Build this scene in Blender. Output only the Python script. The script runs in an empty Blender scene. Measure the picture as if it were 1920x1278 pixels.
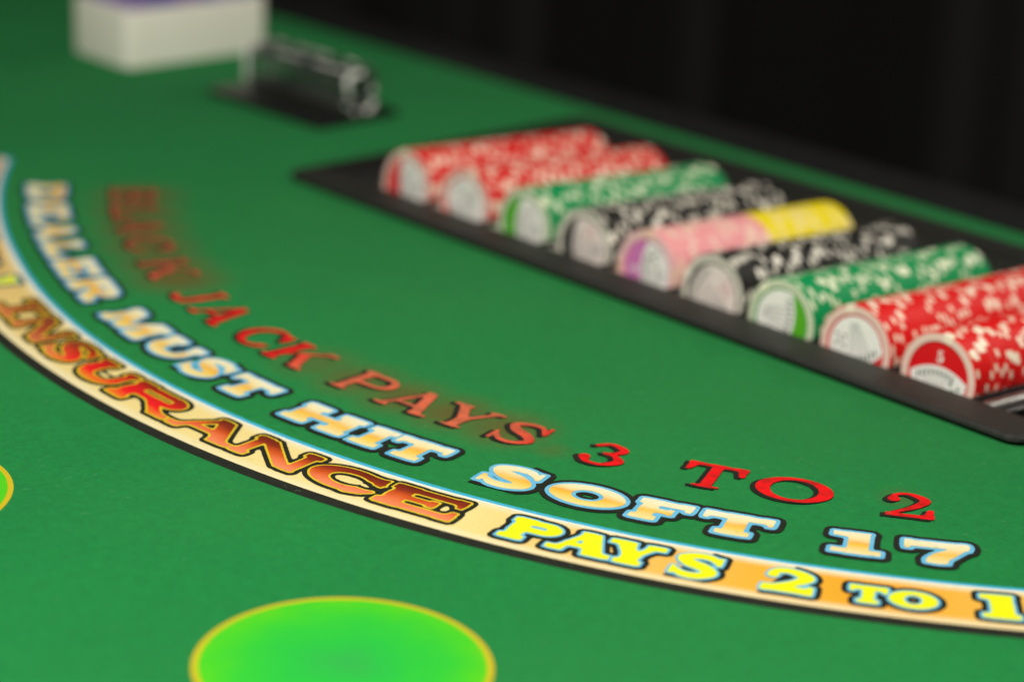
import bpy, bmesh, math, random
import numpy as np
from mathutils import Vector, Matrix
from mathutils.geometry import tessellate_polygon
random.seed(7); rng = np.random.default_rng(7)
sc = bpy.context.scene
R = math.radians

# ------------------------------------------------------------------ camera
# World axes are the table's own axes: x runs along the chip tray, y points to
# the dealer side, the origin is the centre of the printed arcs; metres.
ZT = 0.76                                     # height of the felt
CAM_H, CAM_XY = 0.333, (0.7087, -0.9808)
PITCH, ROLL, YAW = 0.341473, 0.047149, R(46.3)
fwd0 = Vector((-math.sin(YAW), math.cos(YAW), 0)); right0 = Vector((math.cos(YAW), math.sin(YAW), 0))
fwd = fwd0 * math.cos(PITCH) + Vector((0, 0, -math.sin(PITCH)))
up = fwd0 * math.sin(PITCH) + Vector((0, 0, math.cos(PITCH)))
cx_ = right0 * math.cos(ROLL) + up * math.sin(ROLL)
cy_ = up * math.cos(ROLL) - right0 * math.sin(ROLL)
cd = bpy.data.cameras.new('camera'); cam = bpy.data.objects.new('camera', cd)
sc.collection.objects.link(cam); sc.camera = cam
M4 = Matrix((cx_, cy_, -fwd)).transposed().to_4x4()
M4.translation = Vector((CAM_XY[0], CAM_XY[1], ZT + CAM_H)); cam.matrix_world = M4
cd.sensor_width = 36.0; cd.lens = 36.0 * 4275.8 / 1920.0
cd.clip_start = 0.02; cd.clip_end = 60
cd.dof.use_dof = True; cd.dof.focus_distance = 0.842; cd.dof.aperture_fstop = 4.35; cd.dof.aperture_blades = 0

# ------------------------------------------------------------------ light
w = bpy.data.worlds.new('World'); sc.world = w; w.use_nodes = True
bg = w.node_tree.nodes['Background']; bg.inputs[0].default_value = (1.0, 0.93, 0.82, 1); bg.inputs[1].default_value = 0.05
def area(name, loc, target, size, energy, col):
    l = bpy.data.lights.new(name, 'AREA'); l.shape = 'DISK'; l.size = size; l.energy = energy; l.color = col
    o = bpy.data.objects.new(name, l); sc.collection.objects.link(o); o.location = loc
    o.rotation_euler = (Vector(target) - Vector(loc)).to_track_quat('-Z', 'Y').to_euler(); return o
area('ceiling_lamp', (0.42, -0.92, ZT + 0.92), (0.25, -0.55, ZT), 0.36, 17.0, (1.0, 0.955, 0.86))
area('dealer_side_lamp', (0.25, 1.60, ZT + 1.05), (0.1, -0.2, ZT), 0.26, 6.5, (1.0, 0.93, 0.82))
vs = sc.view_settings; vs.view_transform = 'Standard'; vs.look = 'None'; vs.exposure = 0; vs.gamma = 1; vs.use_curve_mapping = False
sc.render.engine = 'CYCLES'; sc.cycles.use_denoising = True; sc.cycles.max_bounces = 10; sc.cycles.transmission_bounces = 10
sc.cycles.caustics_reflective = True; sc.cycles.caustics_refractive = True

# ------------------------------------------------------------------ node helpers
class NT:
    def __init__(s, name):
        s.m = bpy.data.materials.new(name); s.m.use_nodes = True; s.t = s.m.node_tree
        s.b = s.t.nodes['Principled BSDF']; s.out = s.t.nodes['Material Output']
        s.co = s.t.nodes.new('ShaderNodeTexCoord').outputs['Object']
    def n(s, kind, **kw):
        nd = s.t.nodes.new('ShaderNode' + kind)
        for k, v in kw.items(): setattr(nd, k, v)
        return nd
    def L(s, a, b): s.t.links.new(a, b)
    def put(s, inp, v):
        if hasattr(v, 'is_linked') or isinstance(v, bpy.types.NodeSocket): s.L(v, inp)
        else: inp.default_value = v
    def math(s, op, a, b=0.0, clamp=False):
        nd = s.n('Math', operation=op, use_clamp=clamp); s.put(nd.inputs[0], a); s.put(nd.inputs[1], b); return nd.outputs[0]
    def noise(s, scale, detail=3, rough=.55, co=None, dist=0.0):
        nd = s.n('TexNoise'); s.L(co or s.co, nd.inputs['Vector']); nd.inputs['Scale'].default_value = scale
        nd.inputs['Detail'].default_value = detail; nd.inputs['Roughness'].default_value = rough
        nd.inputs['Distortion'].default_value = dist; return nd.outputs[0]
    def stretch(s, sx, sy, sz, rz=0.0):
        nd = s.n('Mapping'); s.L(s.co, nd.inputs[0]); nd.inputs['Scale'].default_value = (sx, sy, sz)
        nd.inputs['Rotation'].default_value = (0, 0, rz); return nd.outputs[0]
    def rng(s, v, a, b, c=0.0, d=1.0, smooth=False):
        nd = s.n('MapRange'); nd.clamp = True
        if smooth: nd.interpolation_type = 'SMOOTHSTEP'
        s.put(nd.inputs[0], v)
        for i, x in enumerate((a, b, c, d)): nd.inputs[i + 1].default_value = x
        return nd.outputs[0]
    def ramp(s, v, stops, mode='LINEAR'):
        nd = s.n('ValToRGB'); s.put(nd.inputs[0], v); cr = nd.color_ramp; cr.interpolation = mode
        while len(cr.elements) < len(stops): cr.elements.new(.5)
        for e, (p, c) in zip(cr.elements, stops): e.position = p; e.color = (*c, 1)
        return nd.outputs[0]
    def mix(s, f, a, b, blend='MIX'):
        nd = s.n('Mix', data_type='RGBA', blend_type=blend); s.put(nd.inputs[0], f)
        for i, v in ((6, a), (7, b)):
            if isinstance(v, tuple): v = (*v, 1) if len(v) == 3 else v
            s.put(nd.inputs[i], v)
        return nd.outputs[2]
    def bump(s, h, strength, dist):
        nd = s.n('Bump'); s.L(h, nd.inputs['Height']); nd.inputs['Strength'].default_value = strength
        nd.inputs['Distance'].default_value = dist; s.L(nd.outputs[0], s.b.inputs['Normal'])
    def polar(s):
        sp = s.n('SeparateXYZ'); s.L(s.co, sp.inputs[0])
        x, y = sp.outputs[0], sp.outputs[1]
        th = s.math('MULTIPLY', s.math('ARCTAN2', x, s.math('MULTIPLY', y, -1.0)), 180 / math.pi)
        r = s.math('SQRT', s.math('ADD', s.math('MULTIPLY', x, x), s.math('MULTIPLY', y, y)))
        return th, r
    def done(s, col=None, rough=.5, **kw):
        if col is not None:
            if isinstance(col, tuple): col = (*col, 1)
            s.put(s.b.inputs['Base Color'], col)
        s.put(s.b.inputs['Roughness'], rough)
        for k, v in kw.items(): s.put(s.b.inputs[k.replace('_', ' ')], v)
        return s.m

def lin(r, g, b):
    f = lambda c: c / 12.92 if c <= .04045 else ((c + .055) / 1.055) ** 2.4
    return tuple(f(c / 255) for c in (r, g, b))

FELT_A, FELT_B = (0.004, 0.188, 0.042), (0.010, 0.232, 0.050)
def felt_relief(n, s=1.0):
    """the nap of the cloth: short fibres lying in several directions"""
    f1 = n.noise(1100, 4, .7, n.stretch(1, .35, 1, .6)); f2 = n.noise(900, 4, .7, n.stretch(.35, 1, 1, .2))
    h = n.math('ADD', f1, f2); n.bump(h, .8 * s, .0012)
    return n.rng(h, .7, 1.3)
def felt_mat():
    n = NT('felt'); fib = felt_relief(n)
    big = n.noise(5.5, 3, .55); mid = n.noise(34, 4, .6, dist=.6)
    m = n.math('ADD', n.math('MULTIPLY', n.rng(big, .35, .65), .75), n.math('MULTIPLY', n.rng(mid, .35, .65), .25))
    col = n.mix(m, FELT_A, FELT_B)
    col = n.mix(n.rng(fib, .10, .95, 0, .52), col, (0.010, 0.35, 0.080)); cl = n.noise(260, 3, .6); col = n.mix(n.rng(cl, .3, .7, 0, .42), col, (.003, .152, .032))
    pale = n.noise(3.2, 2, .5, n.stretch(1, 1, 1, 1.2)); col = n.mix(n.rng(pale, .5, .72, 0, .5), col, (0.026, 0.230, 0.050))
    # red airbrush haze printed round some of the letters
    tot = None
    def spot(th, r, rad, st):
        nonlocal tot
        d = n.n('VectorMath', operation='DISTANCE'); n.L(n.co, d.inputs[0])
        d.inputs[1].default_value = (r * math.sin(R(th)), -r * math.cos(R(th)), ZT)
        v = n.rng(d.outputs['Value'], 0, rad, st, 0, True)
        tot = v if tot is None else n.math('MAXIMUM', tot, v)
    for th in (-36, -32, -28, -24, -20, -17): spot(th, .420, .033, 1.0)
    for th, st in ((.5, .5), (4, .75), (7.5, .8), (11, .85), (14.5, .8)): spot(th, .419, .029, st * 1.15)
    spot(36.4, .413, .014, .35); spot(-13.5, .428, .012, .4); spot(18, .427, .012, .4)
    tot = n.math('MULTIPLY', tot, n.rng(n.noise(90, 4, .6), .25, .7, .85, 1.0))
    col = n.mix(tot, col, (0.130, 0.104, 0.018))
    sparse = n.noise(700, 2, .5, n.stretch(1, .16, 1, 1.0)); col = n.mix(n.rng(sparse, .70, .80, 0, .35), col, (.10, .38, .15))
    return n.done(col, .95, Sheen_Weight=.04, Sheen_Roughness=.5, Specular_IOR_Level=.06)
def ink(name, colfun, s=.5):
    n = NT(name); fib = felt_relief(n, s); col = colfun(n)
    col = n.mix(n.rng(fib, .0, .9, .22, 0), col, (.02, .03, .02)) if False else col
    sp = n.noise(2200, 2, .6); col = n.mix(n.rng(sp, .38, .62, 0, .10), col, (.03, .10, .04))
    return n.done(col, .95, Specular_IOR_Level=.06)

def c_cream(n):
    th, r = n.polar(); wob = n.math('ADD', r, n.math('MULTIPLY', n.math('SUBTRACT', n.noise(120, 2), .5), .002))
    a = n.ramp(n.rng(wob, .4505, .4709), [(0, (.84, .80, .58)), (.28, (.85, .71, .32)), (.46, (.84, .36, .03)), (.58, (.86, .50, .05)), (.72, (.86, .61, .11)), (1, (.85, .74, .36))])
    b = n.ramp(n.rng(wob, .4505, .4709), [(0, (.84, .83, .68)), (.38, (.85, .74, .40)), (.55, (.84, .52, .08)), (1, (.85, .78, .48))])
    return n.mix(n.rng(n.noise(45, 2), .35, .65), a, b)
def c_sky(n): return n.mix(n.noise(160, 2), (.07, .40, .68), (.22, .57, .80))
def c_black(n): return n.mix(n.noise(200, 3), (.012, .012, .010), (.028, .026, .022))
def c_lime(n): return n.mix(n.rng(n.noise(80, 2), .3, .7), (.88, .84, .006), (.74, .86, .015))
def c_gold(n): return n.mix(n.noise(100, 2), (.80, .62, .03), (.62, .42, .02))
def c_fire(n):
    th, r = n.polar(); t = n.math('ADD', n.rng(r, .4895, .5085), n.math('MULTIPLY', n.math('SUBTRACT', n.noise(70, 2), .5), .35))
    a = n.ramp(t, [(0, (.11, .012, .006)), (.28, (.26, .028, .01)), (.50, (.58, .085, .015)), (.72, (.76, .17, .06)), (1, (.84, .28, .13))])
    b = n.ramp(t, [(0, (.18, .02, .006)), (.35, (.62, .010, .012)), (.70, (.82, .012, .018)), (1, (.80, .24, .02))])
    c = n.ramp(t, [(0, (.20, .05, .02)), (.5, (.36, .06, .02)), (1, (.62, .17, .07))])
    f1 = n.rng(th, 1.0, 4.0, 1, 0); f2 = n.rng(th, -9, -6.5, 0, 1)
    return n.mix(n.math('MULTIPLY', f1, f2), n.mix(n.rng(th, -10, -6), c, a), b)
def c_red(n):
    th, r = n.polar()
    sal = n.ramp(n.rng(th, -40, 40), [(0, 3 * (.9,)), (.26, 3 * (.9,)), (.325, 3 * (.25,)), (.375, 3 * (0.,)), (.475, 3 * (0.,)), (.51, 3 * (.9,)), (.66, 3 * (.95,)), (.705, 3 * (.55,)), (.715, 3 * (0.,)), (1, 3 * (0.,))])
    g = n.rng(n.noise(160, 3), .40, .68)
    red = n.mix(g, (.84, .006, .012), (.48, .010, .010)); salmon = n.mix(g, (.70, .15, .075), (.40, .12, .06))
    brown = n.mix(g, (.38, .10, .05), (.25, .085, .04)); salmon = n.mix(n.rng(th, -19, -16, 0, 1), brown, salmon)
    return n.mix(sal, red, salmon)
def c_band(n):
    th, r = n.polar()
    o = n.ramp(n.rng(th, -46, 46), [(0, (.66, .38, .13)), (.18, (.68, .40, .12)), (.33, (.76, .57, .21)), (.47, (.80, .65, .27)), (.70, (.82, .68, .28)), (.77, (.82, .50, .13)), (.84, (.84, .42, .04)), (.88, (.84, .37, .025)), (.94, (.84, .46, .07)), (1, (.82, .50, .10))])
    pale = (.82, .73, .46)
    e1 = n.rng(r, .4865, .4915, 1, 0, True); e2 = n.rng(r, .5095, .5145, 0, .85, True)
    f = n.math('MAXIMUM', e1, e2); f = n.math('MULTIPLY', f, n.rng(n.noise(60, 2), .2, .6, .75, 1))
    return n.mix(f, o, pale)
def c_teal(n): return n.mix(n.noise(180, 2), (.03, .36, .55), (.08, .50, .72))
def c_white(n): return (.80, .82, .78)
def c_spot(n):
    d = n.n('VectorMath', operation='LENGTH'); n.L(n.co, d.inputs[0])
    m = n.math('ADD', d.outputs['Value'], n.math('MULTIPLY', n.math('SUBTRACT', n.noise(60, 3), .5), .022))
    return n.ramp(n.rng(m, 0, .046), [(0, (.03, .38, .065)), (.35, (.02, .46, .05)), (.65, (.03, .50, .035)), (.9, (.06, .54, .018)), (1, (.09, .54, .013))])
def c_ring(n): return n.mix(n.noise(120, 2), (.52, .45, .012), (.60, .42, .02))

MAT = {'felt': felt_mat()}
for k, f in dict(cream=c_cream, sky=c_sky, black=c_black, lime=c_lime, gold=c_gold, fire=c_fire, red=c_red, band=c_band, teal=c_teal, white=c_white, spot=c_spot, ring=c_ring).items():
    MAT[k] = ink('ink_' + k, f)

def plain(name, col, rough, var=.12, scale=300, bump=0, bscale=800, **kw):
    n = NT(name); v = n.noise(scale, 3); c2 = tuple(c * (1 - var * 2) for c in col)
    if bump: n.bump(n.noise(bscale, 3), bump, .0005)
    return n.done(n.mix(v, c2, tuple(min(1, c * (1 + var)) for c in col)), rough, **kw)
MAT['tray'] = plain('tray_plastic', (.030, .031, .027), .50, .45, 700, .7, 1100, Specular_IOR_Level=.4)
MAT['ridge'] = plain('polished_ridge', (.86, .84, .82), .25, .08, 200, .02, 400, Metallic=1.0)
MAT['slot'] = plain('slot_plastic', (.020, .020, .020), .18, .1, 200, .03, 300)
MAT['vinyl'] = plain('black_vinyl', (.014, .014, .015), .42, .2, 60, .25, 500)
MAT['wood'] = plain('black_painted_wood', (.02, .018, .016), .5, .2, 40)
MAT['floor'] = plain('dark_carpet', (.015, .015, .015), .9, .3, 90, .4, 600)
MAT['curtain'] = plain('black_curtain', (.012, .012, .011), .95, .2, 30, .2, 900, Sheen_Weight=.05)
MAT['base'] = plain('black_base_plastic', (.012, .012, .012), .35, .1, 200)
MAT['box'] = plain('white_card_stock', (.92, .90, .79), .5, .04, 90, .05, 900)

# ------------------------------------------------------------------ object helpers
COL = sc.collection
def obj(name, me, mat=None, parent=None, loc=None):
    o = bpy.data.objects.new(name, me); COL.objects.link(o)
    if mat is not None and me is not None and not me.materials: me.materials.append(mat)
    if parent is not None: o.parent = parent
    if loc is not None: o.location = loc
    return o
def tag(o, label, cat, group=None):
    o['label'] = label; o['category'] = cat
    if group: o['group'] = group
    return o
def mesh(name, vs, fs, smooth=False):
    me = bpy.data.meshes.new(name); me.from_pydata(vs, [], fs); me.update()
    if smooth: me.polygons.foreach_set('use_smooth', [True] * len(me.polygons))
    return me
def bm_mesh(name, bm, smooth=False, angle=None):
    me = bpy.data.meshes.new(name); bm.normal_update(); bm.to_mesh(me); bm.free()
    if smooth: me.polygons.foreach_set('use_smooth', [True] * len(me.polygons))
    if angle is not None: me.set_sharp_from_angle(angle=angle)
    return me
def box_bm(bm, x0, x1, y0, y1, z0, z1, bev=0, seg=2):
    r = bmesh.ops.create_cube(bm, size=1); vs = r['verts']
    for v in vs: v.co = Vector(((x0 + x1) / 2 + v.co.x * (x1 - x0), (y0 + y1) / 2 + v.co.y * (y1 - y0), (z0 + z1) / 2 + v.co.z * (z1 - z0)))
    if bev:
        es = list({e for v in vs for e in v.link_edges})
        bmesh.ops.bevel(bm, geom=es, offset=bev, segments=seg, profile=.5, affect='EDGES')
def box_me(name, *a, bev=0, seg=2):
    bm = bmesh.new(); box_bm(bm, *a, bev=bev, seg=seg); return bm_mesh(name, bm, True, R(40))
def prism(name, pts, z0, z1):
    """closed outline extruded straight up"""
    n = len(pts); vs = [(x, y, z0) for x, y in pts] + [(x, y, z1) for x, y in pts]
    fs = [(i, (i + 1) % n, n + (i + 1) % n, n + i) for i in range(n)]
    for t in tessellate_polygon([[Vector((x, y, 0)) for x, y in pts]]):
        a, b, c = t; ar = (pts[b][0] - pts[a][0]) * (pts[c][1] - pts[a][1]) - (pts[b][1] - pts[a][1]) * (pts[c][0] - pts[a][0])
        if ar < 0: b, c = c, b
        fs.append((n + a, n + b, n + c)); fs.append((a, c, b))
    return mesh(name, vs, fs)
def rrect(x0, x1, y0, y1, r, seg=6):
    pts = []
    for cx, cy, a0 in ((x1 - r, y0 + r, -90), (x1 - r, y1 - r, 0), (x0 + r, y1 - r, 90), (x0 + r, y0 + r, 180)):
        for i in range(seg + 1):
            a = R(a0 + 90 * i / seg); pts.append((cx + r * math.cos(a), cy + r * math.sin(a)))
    return pts
def flat(name, loops, z=0.0):
    """flat sheet from an outline and its holes"""
    pts = [p for l in loops for p in l]
    fs = []
    for t in tessellate_polygon([[Vector((x, y, 0)) for x, y in l] for l in loops]):
        a, b, c = t; ar = (pts[b][0] - pts[a][0]) * (pts[c][1] - pts[a][1]) - (pts[b][1] - pts[a][1]) * (pts[c][0] - pts[a][0])
        if abs(ar) < 1e-14: continue
        fs.append((a, b, c) if ar > 0 else (a, c, b))
    return mesh(name, [(x, y, z) for x, y in pts], fs)

# ------------------------------------------------------------------ floor and curtain
fl = obj('floor', mesh('floor', [(-6, -4, 0), (4, -4, 0), (4, 5, 0), (-6, 5, 0)], [(0, 1, 2, 3)]), MAT['floor']); fl['kind'] = 'structure'
NX, NZ = 420, 10; vs_, fs_ = [], []
cc = Vector((CAM_XY[0], CAM_XY[1], 0)) + fwd0 * 2.75
for i in range(NX + 1):
    s = -2.3 + 4.6 * i / NX
    d = .055 * math.sin(s * 21 + 1.3 * math.sin(s * 4.7)) + .022 * math.sin(s * 53 + 2 * math.sin(s * 9)) + .03 * math.sin(s * 8.3)
    for j in range(NZ + 1):
        z = .004 + 2.3 * j / NZ; p = cc + right0 * (s + .012 * math.sin(z * 2 + s * 3)) + fwd0 * d * (1.12 - .1 * j / NZ)
        vs_.append((p.x, p.y, z))
for i in range(NX):
    for j in range(NZ):
        a = i * (NZ + 1) + j; fs_.append((a, a + NZ + 1, a + NZ + 2, a + 1))
cur = obj('curtain', mesh('curtain', vs_, fs_, True), MAT['curtain'])
tag(cur, 'black pleated curtain hanging behind the table', 'curtain')

# ------------------------------------------------------------------ table
table = obj('blackjack_table', None); tag(table, 'blackjack table with printed green felt and black rail', 'table')
RT = .80; TRAY = (-.2310, .2440, -.2575, -.0327)           # x0, x1, y0, y1
YE = -.0045                                              # straight dealer edge of the felt
out = []
for i in range(97):
    a = math.pi + math.pi * i / 96; out.append((RT * math.cos(a), YE + RT * math.sin(a)))
g = .0016
hole = rrect(TRAY[0] + .003, TRAY[1] - .003, TRAY[2] + .003, TRAY[3] - .003, .010)[::-1]
felt = obj('felt', flat('felt', [out, hole], ZT), MAT['felt'], table)
# slab under the felt, round the tray opening
bmv = flat('slab', [out, hole], ZT - .0006); slab = obj('table_slab', bmv, MAT['wood'], table)
bm = bmesh.new(); bm.from_mesh(bmv); geo = bmesh.ops.extrude_face_region(bm, geom=bm.faces[:])
for v in geo['geom']:
    if isinstance(v, bmesh.types.BMVert): v.co.z -= .030
bmesh.ops.recalc_face_normals(bm, faces=bm.faces[:]); bm.to_mesh(bmv); bm.free()
for x, y in ((-.55, -.12), (.55, -.12), (-.32, -.58), (.32, -.58)):
    bm = bmesh.new(); box_bm(bm, x - .035, x + .035, y - .035, y + .035, 0, ZT - .0306, .004)
    obj('leg', bm_mesh('leg', bm), MAT['wood'], table)
# padded rail on the dealer side
prof = [(YE, -.030), (YE, -.0035), (YE + .0045, -.0035), (YE + .006, .0038), (YE + .013, .0062), (YE + .022, .0064), (YE + .030, .0052), (YE + .036, .0024), (YE + .040, -.003), (YE + .041, -.010), (YE + .041, -.030)]
NS = 60; vs_ = [(-RT + 2 * RT * i / NS, y, ZT + z) for i in range(NS + 1) for y, z in prof]; n = len(prof)
fs_ = [(i * n + j, i * n + j + 1, (i + 1) * n + j + 1, (i + 1) * n + j) for i in range(NS) for j in range(n - 1)]
fs_ += [(i * n, (i + 1) * n, (i + 1) * n + n - 1, i * n + n - 1) for i in range(NS)] + [tuple(range(n))[::-1], tuple(NS * n + k for k in range(n))]
rail = obj('padded_rail', mesh('padded_rail', vs_, fs_, True), MAT['vinyl'], table)
rail.data.set_sharp_from_angle(angle=R(50))

# ------------------------------------------------------------------ printed band and betting spots
def slack(th):
    """the cloth is stretched a little outwards at the far end of the arcs"""
    return .0072 * (max(0.0, -th - 22) / 16) ** 1.4
def P(th, r):
    r = r + slack(th); return (r * math.sin(R(th)), -r * math.cos(R(th)))
LAY = .00009
def sector(r0, r1, t0, t1, cap=0.0, n=140):
    """ring sector with softly rounded ends"""
    pts = [];  rm, rh = (r0 + r1) / 2, (r1 - r0) / 2
    for i in range(n + 1): pts.append(P(t0 + (t1 - t0) * i / n, r1))
    if cap:
        for i in range(1, 12):
            a = R(90 - 15 * i); pts.append(P(t1 + cap * math.cos(a) ** .5, rm + rh * math.sin(a)))
    for i in range(n + 1): pts.append(P(t1 + (t0 - t1) * i / n, r0))
    if cap:
        for i in range(1, 12):
            a = R(-90 + 15 * i); pts.append(P(t0 - cap * math.cos(a) ** .5, rm + rh * math.sin(a)))
    return pts
R1, R2 = .4827, .5213
T0, T1 = -43.4, 43.4
band = obj('printed_band', flat('printed_band', [sector(.4862, .5160, T0 + .35, T1 - .35, .7)], LAY * 4), MAT['band'], table, (0, 0, ZT))
for nm, loop, lv, m in (('dark_edge', sector(.4990, R2, T0 - .1, T1 + .1, 1.1), 1, 'black'), ('blue_edge', sector(R1, .500, T0, T1, .9), 2, 'teal'),
                        ('pale_edge', sector(.4850, .500, T0 + .2, T1 - .2, .8), 3, 'white')):
    obj(nm, flat(nm, [loop], LAY * lv), MAT[m], band)
def disc_pts(r, n=96): return [(r * math.cos(2 * math.pi * i / n), r * math.sin(2 * math.pi * i / n)) for i in range(n)]
for x, y in ((.2195, -.579), (.0165, -.6275)):
    c = obj('betting_circle', flat('betting_circle', [disc_pts(.0448)], LAY * 2), MAT['spot'], table, (x, y, ZT))
    obj('circle_border', flat('circle_border', [disc_pts(.0468)], LAY), MAT['ring'], c)

# ------------------------------------------------------------------ lettering: signed distance glyphs
class G:
    def __init__(s, w, S, h, t, e, step, pad, k=.05):
        s.w, s.S, s.h, s.t, s.e, s.k = w, S, h, t, e, k
        s.xs = np.arange(-pad, w + pad + step, step); s.ys = np.arange(-pad, 1 + pad + step, step)
        s.X, s.Y = np.meshgrid(s.xs, s.ys); s.f = np.full(s.X.shape, 9.0)
    def add(s, d, k=None):
        k = s.k if k is None else k
        hh = np.clip(.5 + .5 * (d - s.f) / k, 0, 1); s.f = d * (1 - hh) + s.f * hh - k * hh * (1 - hh); return s
    def cut(s, d): s.f = np.maximum(s.f, -d); return s
    def box(s, x0, y0, x1, y1):
        dx = np.abs(s.X - (x0 + x1) / 2) - (x1 - x0) / 2; dy = np.abs(s.Y - (y0 + y1) / 2) - (y1 - y0) / 2
        return np.hypot(np.maximum(dx, 0), np.maximum(dy, 0)) + np.minimum(np.maximum(dx, dy), 0)
    def poly(s, *p):
        d = np.full(s.X.shape, 9.0); ins = np.zeros(s.X.shape, bool)
        for (ax, ay), (bx, by) in zip(p, p[1:] + p[:1]):
            ex, ey = bx - ax, by - ay; L = ex * ex + ey * ey
            t = np.clip(((s.X - ax) * ex + (s.Y - ay) * ey) / max(L, 1e-9), 0, 1)
            d = np.minimum(d, np.hypot(s.X - ax - t * ex, s.Y - ay - t * ey))
            if ay != by: ins ^= ((ay > s.Y) != (by > s.Y)) & (s.X < ex * (s.Y - ay) / (by - ay) + ax)
        return np.where(ins, -d, d)
    def ell(s, cx, cy, rx, ry):
        x, y = (s.X - cx) / rx, (s.Y - cy) / ry; q = np.hypot(x, y); gr = np.hypot(x / rx, y / ry)
        return np.where(q < 1e-6, -min(rx, ry), q * (q - 1) / np.maximum(gr, 1e-6))
    def stroke(s, pts, n=26):
        P_ = np.array(pts, float); P_ = np.vstack([2 * P_[0] - P_[1], P_, 2 * P_[-1] - P_[-2]]); d = np.full(s.X.shape, 9.0)
        for i in range(1, len(P_) - 2):
            p0, p1, p2, p3 = P_[i - 1:i + 3]
            for t in np.linspace(0, 1, n):
                q = .5 * (2 * p1 + (p2 - p0) * t + (2 * p0 - 5 * p1 + 4 * p2 - p3) * t * t + (3 * p1 - p0 - 3 * p2 + p3) * t ** 3)
                d = np.minimum(d, np.hypot(s.X - q[0], s.Y - q[1]) - max(q[2], .01))
        return d
    def stem(s, x, S=None, foot=True, head=True, e=None):
        S = S or s.S; e = s.e if e is None else e; s.add(s.box(x, 0, x + S, 1))
        if foot: s.add(s.box(x - e, 0, x + S + e, s.t))
        if head: s.add(s.box(x - e, 1 - s.t, x + S + e, 1))
        return s
    def diag(s, x0, y0, x1, y1, wd): return s.add(s.poly((x0 - wd / 2, y0), (x0 + wd / 2, y0), (x1 + wd / 2, y1), (x1 - wd / 2, y1)))
    def beak(s, x, y, dirx, diry, a=.15, b=.22): return s.add(s.poly((x, y), (x, y + diry * b), (x - dirx * a * .45, y + diry * b), (x - dirx * a, y)))
    def bowl(s, x0, y0, y1, x1, S, h):
        cy, ry = (y0 + y1) / 2, (y1 - y0) / 2; xm = max(x0, x1 - max(ry * 1.25, S * 1.15)); rx = x1 - xm
        o = np.maximum(s.ell(xm, cy, rx, ry), xm - s.X); i = np.where(s.X > xm, s.ell(xm, cy, max(rx - S, .02), ry - h), np.abs(s.Y - cy) - (ry - h))
        o = np.minimum(o, s.box(x0, y0, xm + .005, y1)); return s.add(np.maximum(o, np.maximum(-i, x0 - s.X)))
    def draw(s, ch):
        w, S, h, t, e = s.w, s.S, s.h, s.t, s.e; T = min(S * .55, h * 1.5)
        if ch == 'I': s.stem((w - S) / 2, e=(w - S) / 2)
        elif ch == 'H': s.stem(e).stem(w - e - S).add(s.box(e, .5 - h / 2, w - e, .5 + h / 2))
        elif ch == 'T':
            s.stem((w - S) / 2, head=False, e=min(e * 1.3, (w - S) / 2)).add(s.box(0, 1 - h, w, 1)); s.beak(0, 1, -1, -1, .2, .36).beak(w, 1, 1, -1, .2, .36)
        elif ch in 'EFL':
            s.stem(e, head=ch == 'L', foot=ch == 'F', e=e)
            if ch != 'L': s.add(s.box(0, 1 - h, w * .97, 1)).beak(w * .97, 1, 1, -1, .24, .36); s.add(s.box(e, .5 - h * .42, w * .66, .5 + h * .42)).add(s.box(w * .60, .36, w * .68, .64))
            if ch != 'F': s.add(s.box(0, 0, w, h)).beak(w, 0, 1, 1, .26, .40)
        elif ch == 'D': s.stem(e, foot=False, head=False).add(s.box(0, 0, e + S, t)).add(s.box(0, 1 - t, e + S, 1)).bowl(e, 0, 1, w, S, h)
        elif ch in 'PRB':
            s.stem(e, foot=ch != 'B', head=False).add(s.box(0, 1 - t, e + S, 1))
            if ch == 'B': s.add(s.box(0, 0, e + S, t)).bowl(e, .47, 1, w * .93, S * .9, h * .9).bowl(e, 0, .56, w, S, h * .9)
            else: s.bowl(e, .42, 1, w * (1 if ch == 'P' else .92), S * .92, h)
            if ch == 'R': s.add(s.poly((w * .42, .50), (w * .42 + S, .50), (w - .02, 0), (w - S * 1.15, 0))).add(s.box(w - S * 1.2, 0, w, t))
        elif ch == 'O': s.add(np.maximum(s.ell(w / 2, .5, w / 2, .51), -s.ell(w / 2, .5, w / 2 - S, .51 - h)))
        elif ch == 'C':
            s.add(np.maximum(s.ell(w * .52, .5, w * .52, .51), -s.ell(w * .55, .5, w * .55 - S * 1.05, .51 - h)))
            s.cut(s.poly((w * .66, .30), (w + .4, .16), (w + .4, .72), (w * .66, .70))); s.add(s.poly((w * .98, .98), (w * .98, .58), (w * .88, .62), (w * .72, .90)))
            s.add(s.stroke([(w * .70, .055, h * .45), (w * .86, .14, h * .4), (w * .97, .28, .03)], 12))
        elif ch == 'U':
            T2 = T; s.add(s.box(e, .42, e + S, 1)).add(s.box(0, 1 - t, S + 2 * e, 1)).add(s.box(w - e - T2, .42, w - e, 1)).add(s.box(w - 2 * e - T2, 1 - t, w, 1))
            cx = w / 2; o = np.maximum(s.ell(cx, .42, w / 2 - e, .43), s.Y - .43); s.add(np.maximum(o, -s.ell(cx + (S - T2) / 2, .44, (w - 2 * e - S - T2) / 2, .44 - h * 1.1)))
        elif ch == 'S':
            b = S * .5; s.add(s.stroke([(w * .86, .74, .05), (w * .70, .93, h * .45), (w * .42, .945, h * .52), (w * .19, .80, b * .80), (w * .34, .60, b * 1.0), (w * .64, .46, b * 1.0), (w * .81, .25, b * .85), (w * .60, .06, h * .55), (w * .32, .06, h * .48), (w * .13, .24, .05)]))
            s.add(s.box(w * .86, .62, w * .94, .99)).add(s.box(w * .05, .01, w * .13, .38))
        elif ch == 'A':
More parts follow.
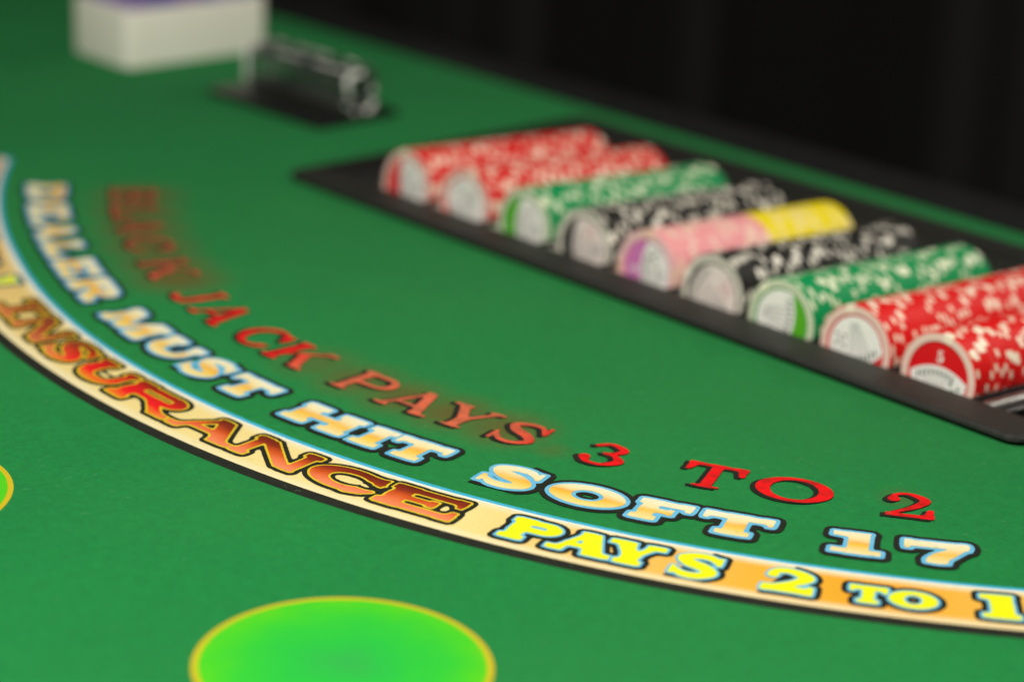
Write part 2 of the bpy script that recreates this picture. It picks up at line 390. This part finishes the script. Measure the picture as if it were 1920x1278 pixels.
            T3 = T * .8; ax = w * .48; s.diag(e + T3 * .6, 0, ax, 1, T3).diag(w - e - S * .55, 0, ax + S * .05, 1, S).add(s.box(w * .24, .27, w * .66, .27 + h * .75))
            s.add(s.box(0, 0, T3 + 2 * e, t)).add(s.box(w - S - 1.6 * e, 0, w, t))
        elif ch == 'M':
            s.stem(e, T, head=False).add(s.box(0, 1 - t, e + T, 1)).stem(w - e - S, head=False).add(s.box(w - e - S, 1 - t, w, 1))
            s.diag(w * .44, .05, e + T * .9, 1, S * .9).diag(w * .46, .05, w - e - S * .8, 1, T)
        elif ch == 'N':
            s.stem(e, T, head=False).add(s.box(0, 1 - t, e + T, 1)).add(s.box(w - e - T, 0, w - e, 1)).add(s.box(w - 2 * e - T, 1 - t, w, 1))
            s.add(s.poly((e * .6, 1), (e + S * 1.0, 1), (w - e, .0), (w - e - S * 1.0, 0)))
        elif ch == 'K':
            s.stem(e).diag(e + S * .7, .36, w - e * 1.6, 1, T).add(s.poly((w * .40, .62), (w * .40 + S, .66), (w - e * .6, 0), (w - e * .6 - S * 1.15, 0)))
            s.add(s.box(w - 3.2 * e, 1 - t, w * .98, 1)).add(s.box(w - S - e * 1.6, 0, w, t))
        elif ch == 'Y':
            s.add(s.box(w / 2 - S / 2, 0, w / 2 + S / 2, .45)).add(s.box(w / 2 - S / 2 - e, 0, w / 2 + S / 2 + e, t))
            s.diag(w / 2, .40, e + S * .5, 1, S).diag(w / 2 + S * .12, .40, w - e - T * .5, 1, T); s.add(s.box(0, 1 - t, S + 2 * e, 1)).add(s.box(w - T - 2.2 * e, 1 - t, w, 1))
        elif ch == 'J':
            s.add(s.box(w - e - S, .25, w - e, 1)).add(s.box(w - 2 * e - S, 1 - t, w, 1)); s.add(s.stroke([(w - e - S / 2, .28, S / 2), (w - e - S * .62, .10, S * .40), (w * .38, .03, .06), (w * .16, .10, .09)]))
        elif ch == '1':
            x = (w - S) / 2 + .04; s.add(s.box(x, 0, x + S, 1)).add(s.box(0.02, 0, w, t)).add(s.poly((x + S, 1), (.0, 1), (.0, 1 - t), (x, 1 - t * 1.2)))
        elif ch == '7':
            s.add(s.box(0, 1 - h * 1.15, w, 1)).add(s.box(0, .60, .10, 1)); s.add(s.stroke([(w * .93, .88, h * .5), (w * .78, .62, S * .38), (w * .60, .36, S * .5), (w * .50, S * .48, S * .52)]))
            s.add(s.box(w * .50 - S * .55, 0, w * .50 + S * .55, .12))
        elif ch == '2':
            b = S * .5; s.add(s.stroke([(w * .12, .70, .07), (w * .22, .90, h * .42), (w * .50, .95, h * .48), (w * .80, .74, b * .95), (w * .62, .46, b * .75), (w * .30, .22, h * .42), (w * .12, .09, h * .4)]))
            s.add(s.box(.02, 0, w * .95, h * 1.15)).beak(w * .97, 0, 1, 1, .2, .36); s.add(s.ell(w * .18, .70, .09, .10))
        elif ch == '3':
            b = S * .5; s.add(s.stroke([(w * .10, .80, .05), (w * .36, .955, h * .45), (w * .72, .80, b * .8), (w * .62, .60, h * .55), (w * .42, .53, .03)]))
            s.add(s.stroke([(w * .42, .53, .04), (w * .66, .49, h * .5), (w * .84, .28, b * .95), (w * .58, .05, h * .5), (w * .24, .06, h * .5), (w * .10, .24, .10)]))
        elif ch == '5':
            b = S * .5; s.add(s.box(w * .16, .86, w * .88, 1)).add(s.box(w * .16, .5, w * .28, 1)); s.add(s.stroke([(w * .20, .54, .05), (w * .5, .62, h * .5), (w * .82, .34, b), (w * .5, .05, h * .5), (w * .14, .2, .09)]))
        return s
    def contours(s, lev):
        f = s.f - lev; xs, ys = s.xs, s.ys; segs = {}
        ins = f < 0; c = ins[:-1, :-1] * 1 + ins[:-1, 1:] * 2 + ins[1:, 1:] * 4 + ins[1:, :-1] * 8
        def ept(key):
            o, j, i = key
            if o == 0: a, b = f[j, i], f[j, i + 1]; t = a / (a - b); return (xs[i] + t * (xs[i + 1] - xs[i]), ys[j])
            a, b = f[j, i], f[j + 1, i]; t = a / (a - b); return (xs[i], ys[j] + t * (ys[j + 1] - ys[j]))
        tab = {1: [(3, 0)], 2: [(0, 1)], 3: [(3, 1)], 4: [(1, 2)], 5: [(3, 0), (1, 2)], 6: [(0, 2)], 7: [(3, 2)], 8: [(2, 3)], 9: [(2, 0)], 10: [(0, 1), (2, 3)], 11: [(2, 1)], 12: [(1, 3)], 13: [(1, 0)], 14: [(0, 3)]}
        for j, i in zip(*np.nonzero((c > 0) & (c < 15))):
            ek = ((0, j, i), (1, j, i + 1), (0, j + 1, i), (1, j, i))
            for a, b in tab[int(c[j, i])]: segs[ek[b]] = ek[a]
        loops = []
        while segs:
            k0, nx = next(iter(segs.items())); loop = [k0]; del segs[k0]
            while nx != k0 and nx in segs: loop.append(nx); nx = segs.pop(nx)
            pts = [ept(k) for k in loop]; q = [pts[0]]
            for p in pts[1:]:
                if math.hypot(p[0] - q[-1][0], p[1] - q[-1][1]) > .008: q.append(p)
            if len(q) > 5: loops.append(q)
        return loops

STY = {  # stem, hair, serif thickness, serif overhang, outline widths in mm, inks
    'soft': dict(S=.40, h=.25, t=.20, e=.10, outl=(.00160, .0038), mats=('cream', 'sky', 'black'), k=.07),
    'pays': dict(S=.42, h=.24, t=.19, e=.09, outl=(.00095, .0029), mats=('lime', 'sky', 'black'), k=.07),
    'fire': dict(S=.36, h=.21, t=.15, e=.10, outl=(.00085, .0027), mats=('fire', 'gold', 'black'), k=.09),
    'jack': dict(S=.255, h=.105, t=.07, e=.10, outl=(), mats=('red',), k=.05),
}
cnt = 0
def letter(ch, th0, th1, rb, rt, sty, lift):
    """one printed character between two angles and two radii, read from the players' side"""
    global cnt; cnt += 1
    st = STY[sty]; o1 = st['outl'][0] if st['outl'] else 0
    cap = rb - rt - 2 * o1; rm = (rb + rt) / 2; base = rb - o1
    wd = (R(th1 - th0) * rm - 2 * o1) / cap
    pad = (max(st['outl']) if st['outl'] else 0) / cap + .06
    S = st['S'] * min(1.25, max(.75, wd / 1.35)) if ch not in 'I1' else st['S'] * 1.05
    gl = G(wd, S, st['h'], st['t'], st['e'], .00036 / cap, pad, st['k']).draw(ch)
    xc = R((th0 + th1) / 2)
    def to(p, dx=0, dy=0):
        ang = xc + ((p[0] - wd / 2) * cap + dx) / rm; r = base - p[1] * cap - dy + slack(math.degrees(ang)) * (.4 if sty == 'jack' else 1)
        jx, jy = rng.normal(0, .00005, 2); return (r * math.sin(ang) + jx, -r * math.cos(ang) + jy)
    def layer(name, lev, z, mat, parent, dx=0, dy=0):
        loops = [[to(p, dx, dy) for p in l] for l in gl.contours(lev)]
        return obj(name, flat(name, loops, z), MAT[mat], parent, None if parent is not table else (0, 0, ZT))
    z0 = LAY * (5 + lift) + (cnt % 2) * LAY * .35
    if sty == 'jack':
        a = layer('printed_letter', 0, z0 + LAY, 'red', table); layer('drop_shadow', .012, z0, 'black', a, -.0016, -.0013)
    else:
        a = layer('printed_letter', 0, z0 + 2 * LAY, st['mats'][0], table)
        layer('inner_outline', st['outl'][0] / cap, z0 + LAY, st['mats'][1], a); layer('outer_outline', st['outl'][1] / cap, z0, st['mats'][2], a)
def word(seq, rb, rt, sty, lift=0):
    for ch, a, b in seq: letter(ch, a, b, rb, rt, sty, lift)
word([('D', -38.3, -34.2), ('E', -33.9, -30.2), ('A', -30.1, -26.0), ('L', -25.9, -22.6), ('E', -22.3, -18.7), ('R', -18.5, -14.3),
      ('M', -12.5, -7.6), ('U', -7.5, -3.8), ('S', -3.7, -.6), ('T', -.5, 3.0), ('H', 4.8, 9.2), ('I', 9.3, 11.3), ('T', 11.1, 14.5),
      ('S', 16.5, 19.8), ('O', 20.0, 24.1), ('F', 24.2, 27.2), ('T', 27.3, 30.9), ('1', 33.2, 35.8), ('7', 36.4, 39.6)], .4712, .4500, 'soft')
word([('B', -37.4, -34.2), ('L', -33.7, -30.6), ('A', -30.3, -26.7), ('C', -26.0, -22.6), ('K', -20.9, -17.0), ('J', -14.2, -12.0), ('A', -11.3, -7.7),
      ('C', -6.2, -3.2), ('K', -2.7, .9), ('P', 3.4, 6.5), ('A', 6.8, 10.4), ('Y', 10.3, 13.8), ('S', 14.2, 17.1), ('3', 19.6, 22.1), ('T', 25.0, 28.2),
      ('O', 28.9, 32.9), ('2', 35.5, 38.0)], .4314, .4088, 'jack')
word([('I', -16.0, -13.2), ('N', -13.1, -9.4), ('S', -9.3, -6.1), ('U', -6.0, -2.5), ('R', -2.5, 2.2), ('A', 2.2, 6.5), ('N', 6.4, 10.5), ('C', 10.5, 14.3), ('E', 14.4, 18.3)], .5090, .4895, 'fire')
P2 = [('P', 20.3, 22.8), ('A', 22.4, 25.3), ('Y', 24.6, 27.2), ('S', 27.4, 29.7), ('2', 31.1, 33.4), ('1', 39.5, 41.2)]
T2_ = [('T', 34.5, 36.15), ('O', 36.0, 38.1)]
for off in (0, -59.6):
    word([(c, a + off, b + off) for c, a, b in P2], .5097, .4899, 'pays')
    word([(c, a + off, b + off) for c, a, b in T2_], .5090, .4940, 'pays')

# ------------------------------------------------------------------ chip tray
tray = obj('chip_tray', None, loc=(0, 0, 0)); tag(tray, 'black plastic chip tray set into the green felt', 'tray')
PIT, U0, ZA = .0434, -.1643, ZT + .0065
TILT = R(3.4); YC0 = -.2288
def sink(y): return (y - YC0) * math.tan(TILT)
SR, SZ = .0202, ZA + .0006; YF, YB = -.2355, -.0480; ZF = ZT + .0047
x0, x1, y0, y1 = TRAY
# moulded rim with rolled outer edge
lv = [(.0026, -.0008), (.0022, .0016), (0, .0024), (.0002, .0038), (.0010, .0045), (.0024, .0047)]
o_l = [[(x, y, ZT + h) for x, y in rrect(x0 + d, x1 - d, y0 + d, y1 - d, .009 - d * .6, 8)] for d, h in lv]
si = U0 - PIT - SR, U0 + 9 * PIT + SR
inn = [(x, y, ZF) for x, y in rrect(si[0], min(si[1], x1 - .004), YF, YB, .0015, 8)]; inn2 = [(x, y, ZF - .022) for x, y, z in inn]
rings = o_l + [inn, inn2]; n = len(inn); vs_ = [p for r_ in rings for p in r_]
fs_ = [(k * n + i, k * n + (i + 1) % n, (k + 1) * n + (i + 1) % n, (k + 1) * n + i) for k in range(len(rings) - 1) for i in range(n)]
rim = obj('rim', mesh('rim', vs_, fs_, True), MAT['tray'], tray); rim.data.set_sharp_from_angle(angle=R(40))
SEG = 28; zlow = ZF - SZ; amax = math.acos(max(-1, min(1, -zlow / SR))) if zlow < 0 else R(90)
for k in range(-1, 10):
    uc = U0 + k * PIT; vs_, fs_ = [], []
    for y in (YF + .0004, YB - .0004):
        for i in range(SEG + 1):
            a = -amax + 2 * amax * i / SEG; vs_.append((uc + SR * math.sin(a), y, SZ - SR * math.cos(a) - .0006 - sink(y)))
    m_ = SEG + 1
    fs_ = [(i, i + 1, m_ + i + 1, m_ + i) for i in range(SEG)]
    obj('slot', mesh('slot', vs_, fs_, True), MAT['slot'], tray)
    # front and back wall of the slot
    for y in (YF + .0003, YB - .0003):
        vv = [(uc + SR * math.sin(-amax + 2 * amax * i / SEG), y, SZ - SR * math.cos(-amax + 2 * amax * i / SEG) - .0006 - sink(y)) for i in range(SEG + 1)]
        obj('slot_wall', mesh('slot_wall', vv, [tuple(range(len(vv)))]), MAT['tray'], tray)
    if k < 9:
        # rounded glossy ridge between two slots, its ends turned down
        xm, hw, zt = uc + PIT / 2 + (.0020 if k == 8 else 0), .0052 if k == 8 else .0034, ZF - .0016; vs_, fs_ = [], []; ys_ = np.concatenate([YF + .0004 + .0040 * (1 - np.cos(np.linspace(0, math.pi / 2, 7))), [YB - .0006]]); AS = 14
        for q, y in enumerate(ys_):
            sc_ = math.sin(min(q / 6, 1) * math.pi / 2) * .9 + .1
            for i in range(AS + 1):
                a = math.pi * i / AS; vs_.append((xm - hw * math.cos(a) * (.6 + .4 * sc_), y, zt - .0052 + .0052 * sc_ * math.sin(a) ** .8 - (1 - sc_) * .002 - sink(y)))
        fs_ = [(q * (AS + 1) + i, q * (AS + 1) + i + 1, (q + 1) * (AS + 1) + i + 1, (q + 1) * (AS + 1) + i) for q in range(len(ys_) - 1) for i in range(AS)] + [tuple(range(AS + 1))[::-1]]
        dv = mesh('divider', vs_, fs_, True); obj('divider', dv, MAT['ridge'], tray)
obj('tray_floor', box_me('tray_floor', x0 + .006, x1 - .006, y0 + .006, y1 - .006, SZ - SR - .0155, SZ - SR - .0125), MAT['tray'], tray)

# ------------------------------------------------------------------ chips
CR, CT = .0195, .00330
CC = {  # body, face ring, label
    'red': ((.72, .009, .009), (.84, .62, .53), (.72, .006, .014)), 'green': ((.001, .29, .085), (.66, .72, .52), (.10, .45, .02)),
    'black': ((.011, .010, .009), (.66, .63, .54), (.03, .03, .03)), 'pink': ((.88, .36, .38), (.86, .58, .58), (.66, .20, .50)),
    'yellow': ((.96, .76, .003), (.80, .66, .2), (.75, .6, .05))}
CREAM = {'red': (.95, .82, .64), 'green': (.88, .90, .66), 'black': (.90, .85, .74), 'pink': (.86, .56, .46), 'yellow': (.90, .74, .20)}
for k, (b, rg, lb) in CC.items():
    MAT['chip_' + k] = plain('chip_clay_' + k, b, .5, .10, 400, .08, 2500, Specular_IOR_Level=.16)
    MAT['mark_' + k] = plain('chip_mark_' + k, CREAM[k], .5, .06, 500, .08, 2500)
    MAT['face_' + k] = plain('chip_face_' + k, rg, .5, .06, 500)
    MAT['label_' + k] = plain('chip_label_' + k, lb, .35, .06, 300)
MAT['card'] = plain('label_white', (.90, .90, .85), .4, .04, 300); MAT['card_pink'] = plain('label_pink', (.86, .76, .72), .4, .10, 160)
MAT['pip_green'] = plain('label_print_green', (.06, .22, .13), .5, .1, 300); MAT['pip_red'] = plain('label_print_red', (.62, .18, .15), .5, .1, 300)
MAT['pip_grey'] = plain('label_print_grey', (.16, .20, .17), .5, .1, 300)
NSEG = 72
def chip_mesh(col):
    """lathe about y; marks moulded into the edge in groups of dots and bars"""
    h = CT / 2; b = .00060
    pr = [(0.0001, h - .0006), (.0147, h - .0006), (.0148, h - .0006), (.0152, h - .0006), (.0155, h), (CR - b, h), (CR, h - b), (CR, h * .42), (CR, -h * .42), (CR, -h + b), (CR - b, -h), (.0001, -h)]
    vs_, fs_, mi = [], [], []; n = len(pr)
    for i in range(NSEG):
        a = 2 * math.pi * i / NSEG
        for r, y in pr: vs_.append((r * math.cos(a), -y, r * math.sin(a)))
    pat = {}
    for g_ in range(4):
        o_ = g_ * 18 + (g_ % 2)
        for d in (0, 1, 2): pat[o_ + d] = 'bar' if g_ % 2 else 'dot'
        for d in (7, 8): pat[o_ + d] = 'dot'
        if g_ == 2: pat[o_ + 12] = pat[o_ + 13] = 'dot'
    if col == 'pink' : pat = {i: ('bar' if (i // 6) % 3 == 0 else None) for i in range(NSEG)}
    if col == 'yellow': pat = {i: ('bar' if (i // 8) % 3 == 0 else None) for i in range(NSEG)}
    for i in range(NSEG):
        j = (i + 1) % NSEG; p = pat.get(i)
        for k in range(n - 1):
            fs_.append((i * n + k, i * n + k + 1, j * n + k + 1, j * n + k)); m_ = 0
            if k == 4: m_ = 1 if p == 'bar' else 2
            elif k == 5: m_ = 1 if p in ('bar',) else 0
            elif k in (6, 8): m_ = 1 if p in ('bar', 'dot') else 0
            elif k == 7: m_ = 1 if p in ('bar', 'mid', 'dot') else 0
            elif k == 9: m_ = 1 if p == 'bar' else 0
            mi.append(m_)
    me = mesh('chip_' + col, vs_, fs_, True); me.polygons.foreach_set('material_index', mi)
    for k in ('chip_', 'mark_', 'face_'): me.materials.append(MAT[k + col])
    me.set_sharp_from_angle(angle=R(30)); return me
CM = {k: chip_mesh(k) for k in CC}
def vert(name, loops, y, mat, parent):
    """thin print on the chip face: outline in the x-z plane, facing -y"""
    me = flat(name, loops); 
    for v in me.vertices: v.co = Vector((v.co.x, y, v.co.y))
    return obj(name, me, mat, parent)
LR = .0147
def label(chip, col, ang, pip, top):
    yf = -CT / 2 + .0006
    d = vert('label', [disc_pts(LR, 56)], yf - .00010, MAT['label_' + col], chip)
    def rot(p): c_, s_ = math.cos(ang), math.sin(ang); return (p[0] * c_ - p[1] * s_, p[0] * s_ + p[1] * c_)
    # fan of cards: everything under an arch
    pts = []; 
    xs = np.linspace(-.0150, .0150, 25)
    arch = [(x, min(top - (x / .0150) ** 2 * .0052, math.sqrt(max(0, (LR - .0004) ** 2 - x * x)))) for x in xs]
    a1 = math.atan2(arch[0][1], arch[0][0]); a0 = math.atan2(arch[-1][1], arch[-1][0])
    if a1 > 0: a1 -= 2 * math.pi
    low = [((LR - .0004) * math.cos(a), (LR - .0004) * math.sin(a)) for a in np.linspace(a0, a1, 40)]
    vert('card_fan', [[rot(p) for p in (low + arch)]], yf - .00018, MAT['card_pink' if pip is MAT['pip_red'] else 'card'], d)
    for i in range(9):   # index marks along the fan
        x = -.0105 + .0022 * i; yy = top - (x / .0150) ** 2 * .0052 - .0030
        vert('card_mark', [[rot((x + a * .00055 + yb_ * x * .10, yy + yb_)) for a, yb_ in ((-1, -.0015), (1, -.0015), (1, .0015), (-1, .0015))]], yf - .00024, MAT['pip_grey'], d)
    for px, py in ((0, 0), (.0021, .0012), (-.0021, -.0012), (.0012, -.0021), (-.0012, .0021)):
        vert('pip', [[rot((.0078 + px * 1.25 + x, -.0042 + py * 1.25 + y_)) for x, y_ in disc_pts(.00085, 10)]], yf - .00024, pip, d)
    for i in range(5):
        x = -.0072 + i * .0026
        vert('card_line', [[rot((x * k_ + a * .00020, y_)) for a, k_, y_ in ((-1, .35, -.0110), (1, .35, -.0110), (1, 1.0, top - .0055), (-1, 1.0, top - .0055))]], yf - .00022, MAT['pip_grey'], d)
    gl = G(.6, .22, .14, .1, .05, .02, .1).draw('5')
    if top < .005: vert('numeral', [[rot(((p[0] - .3) * .0056, top + .0016 + p[1] * .0050)) for p in l] for l in gl.contours(0)], yf - .00024, MAT['card'], d)

ROWS = [('red', R(105), 'pip_grey', .0060, 'in the outermost row towards the white box'),
        ('red', R(150), 'pip_grey', .0110, 'in red row between outermost red and green'),
        ('green', R(95), 'pip_grey', .0065, 'in green row touching white box side reds'),
        ('black', R(100), 'pip_red', .0085, 'in black row between green and pink'),
        ('pink', R(95), 'base', .0040, 'in the pink and yellow row'),
        ('black', R(60), 'pip_red', .0130, 'in black row on yellow row\'s empty slot side'),
        ('green', R(-100), 'pip_grey', .0070, 'in green row on the shiny slot half'),
        ('red', R(-165), 'pip_grey', .0075, 'in second red row from the shiny slot'),
        ('red', R(2), 'pip_green', .0048, 'in red row beside the shiny empty slot')]
for k, (col, ang, pip, top, where) in enumerate(ROWS):
    n_ = (40, 40, 40, 39, 40, 40, 40, 41, 41)[k]; y = YC0 + (.0010, .003, .004, .0035, .0015, 0, -.002, -.0035, -.0025)[k]
    drift = 0.0
    for i in range(n_):
        cl = 'yellow' if col == 'pink' and i >= 21 else col
        c = bpy.data.objects.new('poker_chip', CM[cl]); COL.objects.link(c)
        drift = drift * .75 + random.uniform(-.00030, .00030)
        dz = abs(drift) * .15
        c.location = (U0 + k * PIT + drift, y + CT / 2, ZA + dz - sink(y + CT / 2))
        c.rotation_euler = (-TILT + random.gauss(0, .0016), R(15) * random.randrange(24) + random.gauss(0, .05), random.gauss(0, .0016)); c.rotation_mode = 'YXZ'
        y += CT + random.uniform(.00001, .00006)
        if i == 0:
            c.rotation_euler = (-TILT, R(25 * k), 0)
            tag(c, f'{cl} end chip showing its printed face {where}', 'poker chip', 'end chips facing the players')
            label(c, cl, ang + R(25 * k), MAT[pip], top)
        elif cl == 'yellow': tag(c, 'yellow poker chip filling the far part of the pink row', 'poker chip', 'yellow chips in the tray')
        elif cl == 'pink': tag(c, 'pink poker chip behind the end chip of the pink and yellow row', 'poker chip', 'pink chips in the tray')
        else: tag(c, f'{cl} poker chip with cream edge marks {where}', 'poker chip', f'{cl} chips {where}')

# ------------------------------------------------------------------ acrylic holder on its black base
hold = obj('card_holder', None, loc=(-.3550, -.1480, ZT)); tag(hold, 'clear acrylic card holder on a black base plate', 'card holder')
hold.rotation_euler = (0, 0, R(1.5))
obj('base_plate', box_me('base_plate', -.054, .054, -.032, .030, 0, .004, bev=.0012), MAT['base'], hold)
n = NT('clear_acrylic'); n.t.nodes.remove(n.b)
tr = n.n('BsdfTransparent'); tr.inputs[0].default_value = (.965, .975, .97, 1); gl_ = n.n('BsdfGlossy'); gl_.inputs['Roughness'].default_value = .06
df = n.n('BsdfDiffuse'); df.inputs[0].default_value = (.8, .8, .77, 1)
fr = n.n('Fresnel'); fr.inputs[0].default_value = 1.6
m1 = n.n('MixShader'); n.L(n.math('MULTIPLY', fr.outputs[0], .9, True), m1.inputs[0]); n.L(tr.outputs[0], m1.inputs[1]); n.L(gl_.outputs[0], m1.inputs[2])
m2 = n.n('MixShader'); n.L(n.rng(n.noise(60, 3), .4, .7, .015, .07), m2.inputs[0]); n.L(m1.outputs[0], m2.inputs[1]); n.L(df.outputs[0], m2.inputs[2]); n.L(m2.outputs[0], n.out.inputs[0])
MAT['acrylic'] = n.m
n = NT('painted_glint_patches'); msk = n.rng(n.noise(120, 1, .4), .46, .54)  # masked pale patches paint broken glints into the acrylic colour
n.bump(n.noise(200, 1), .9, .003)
MAT['glint_white'] = plain('painted_glint_white', (.96, .96, .92), .25, .02, 200, Coat_Weight=1.0, Coat_Roughness=.15)  # near-white colour stands in for glints on the left end
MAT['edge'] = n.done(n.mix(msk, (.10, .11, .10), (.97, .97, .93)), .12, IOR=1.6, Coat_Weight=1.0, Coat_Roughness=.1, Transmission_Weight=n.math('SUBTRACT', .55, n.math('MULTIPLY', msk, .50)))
def section(w2, h0, h1, r): return [(y, z) for y, z in rrect(-w2, w2, h0, h1, r, 8)]
so, si_ = [(y + .0035, z) for y, z in section(.0120, .0041, .0300, .0065)], [(y + .0035, z) for y, z in section(.0085, .0076, .0265, .0035)]
def tube(name, xa, xb, mat, parent):
    n_ = len(so); vv = [(x, y, z) for x in (xa, xb) for sec in (so, si_) for y, z in sec]; ff = []
    for i in range(n_):
        k = (i + 1) % n_
        ff += [(i, k, 2 * n_ + k, 2 * n_ + i), (n_ + k, n_ + i, 3 * n_ + i, 3 * n_ + k), (k, i, n_ + i, n_ + k), (2 * n_ + i, 2 * n_ + k, 3 * n_ + k, 3 * n_ + i)]
    me = mesh(name, vv, ff, True); bm = bmesh.new(); bm.from_mesh(me); bmesh.ops.recalc_face_normals(bm, faces=bm.faces[:])
    bmesh.ops.bevel(bm, geom=[e for e in bm.edges if e.calc_face_angle(0) > 1.2], offset=.0011, segments=4, profile=.5, affect='EDGES'); bm.to_mesh(me); bm.free()
    me.polygons.foreach_set('use_smooth', [True] * len(me.polygons)); me.set_sharp_from_angle(angle=R(40)); return obj(name, me, mat, parent)
body = tube('clear_body', -.0440, .0470, MAT['acrylic'], hold)
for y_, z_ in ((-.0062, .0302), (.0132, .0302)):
    obj('painted_glint_bar', box_me('painted_glint_bar', -.0438, .0468, y_ - .0007, y_ + .0007, z_ - .0006, z_ + .0006, bev=.0003), MAT['edge'], body)  # thin bars added to carry painted glints along the top edges
tube('painted_glint_end', .0472, .0500, MAT['edge'], body); tube('painted_glint_end', -.0472, -.0442, MAT['glint_white'], body)  # end rings of the tube, their glints painted in colour

# ------------------------------------------------------------------ white card box
bx = obj('card_box', None, loc=(-.5205, -.1295, ZT)); tag(bx, 'white card box with purple printed top on the felt', 'card box')
bx.rotation_euler = (0, 0, 0)
HB = .036
bm = bmesh.new(); box_bm(bm, -.0315, .0315, -.0550, .0550, 0, HB)
bmesh.ops.bevel(bm, geom=[e for e in bm.edges if abs(e.verts[0].co.z - e.verts[1].co.z) > .01], offset=.005, segments=5, profile=.5, affect='EDGES')
bmesh.ops.bevel(bm, geom=[e for e in bm.edges if e.verts[0].co.z > HB - .001 and e.verts[1].co.z > HB - .001 and len(e.link_faces) == 2 and e.calc_face_angle(0) > .8], offset=.0012, segments=2, profile=.5, affect='EDGES')
obj('carton', bm_mesh('carton', bm, True, R(35)), MAT['box'], bx)
n = NT('purple_print'); a = n.noise(38, 3, .6); b = n.noise(70, 3, .6)
col = n.mix(n.rng(a, .42, .58), (.16, .12, .52), (.42, .34, .72)); col = n.mix(n.rng(b, .55, .66), col, (.62, .20, .34)); col = n.mix(n.rng(n.noise(55, 2), .60, .7), col, (.75, .70, .82))
MAT['print'] = n.done(col, .35)
obj('printed_panel', prism('printed_panel', rrect(-.0275, .0275, -.0490, .0490, .004), HB, HB + .0003), MAT['print'], bx)

# ------------------------------------------------------------------ lint on the cloth
vs_, fs_ = [], []
for _ in range(800):
    th, r = random.uniform(-45, 45), random.uniform(.26, .70); x, y = P(th, r)
    L_ = random.uniform(.0008, .0026); a = random.uniform(0, 6.28); cv = random.uniform(-1.2, 1.2); wv = .000035; o_ = len(vs_)
    if TRAY[0] - .003 < x < TRAY[1] + .003 and TRAY[2] - .003 < y < TRAY[3]: continue
    px_, py_ = x, y
    for s in range(6):
        t = s / 5; zz = ZT + .00012 + .00075 + .0005 * math.sin(t * 3.1)
        nx_, ny_ = -math.sin(a), math.cos(a); vs_ += [(px_ + nx_ * wv, py_ + ny_ * wv, zz), (px_ - nx_ * wv, py_ - ny_ * wv, zz), (px_, py_, zz + wv * 1.6)]
        px_ += math.cos(a) * L_ / 5; py_ += math.sin(a) * L_ / 5; a += cv / 5
    for s in range(5):
        q = o_ + s * 3
        for k in range(3): fs_.append((q + k, q + (k + 1) % 3, q + 3 + (k + 1) % 3, q + 3 + k))
MAT['lint'] = plain('lint', (.16, .34, .18), .9, .1)
ln = obj('lint', mesh('lint', vs_, fs_), MAT['lint'], table); ln['kind'] = 'stuff'
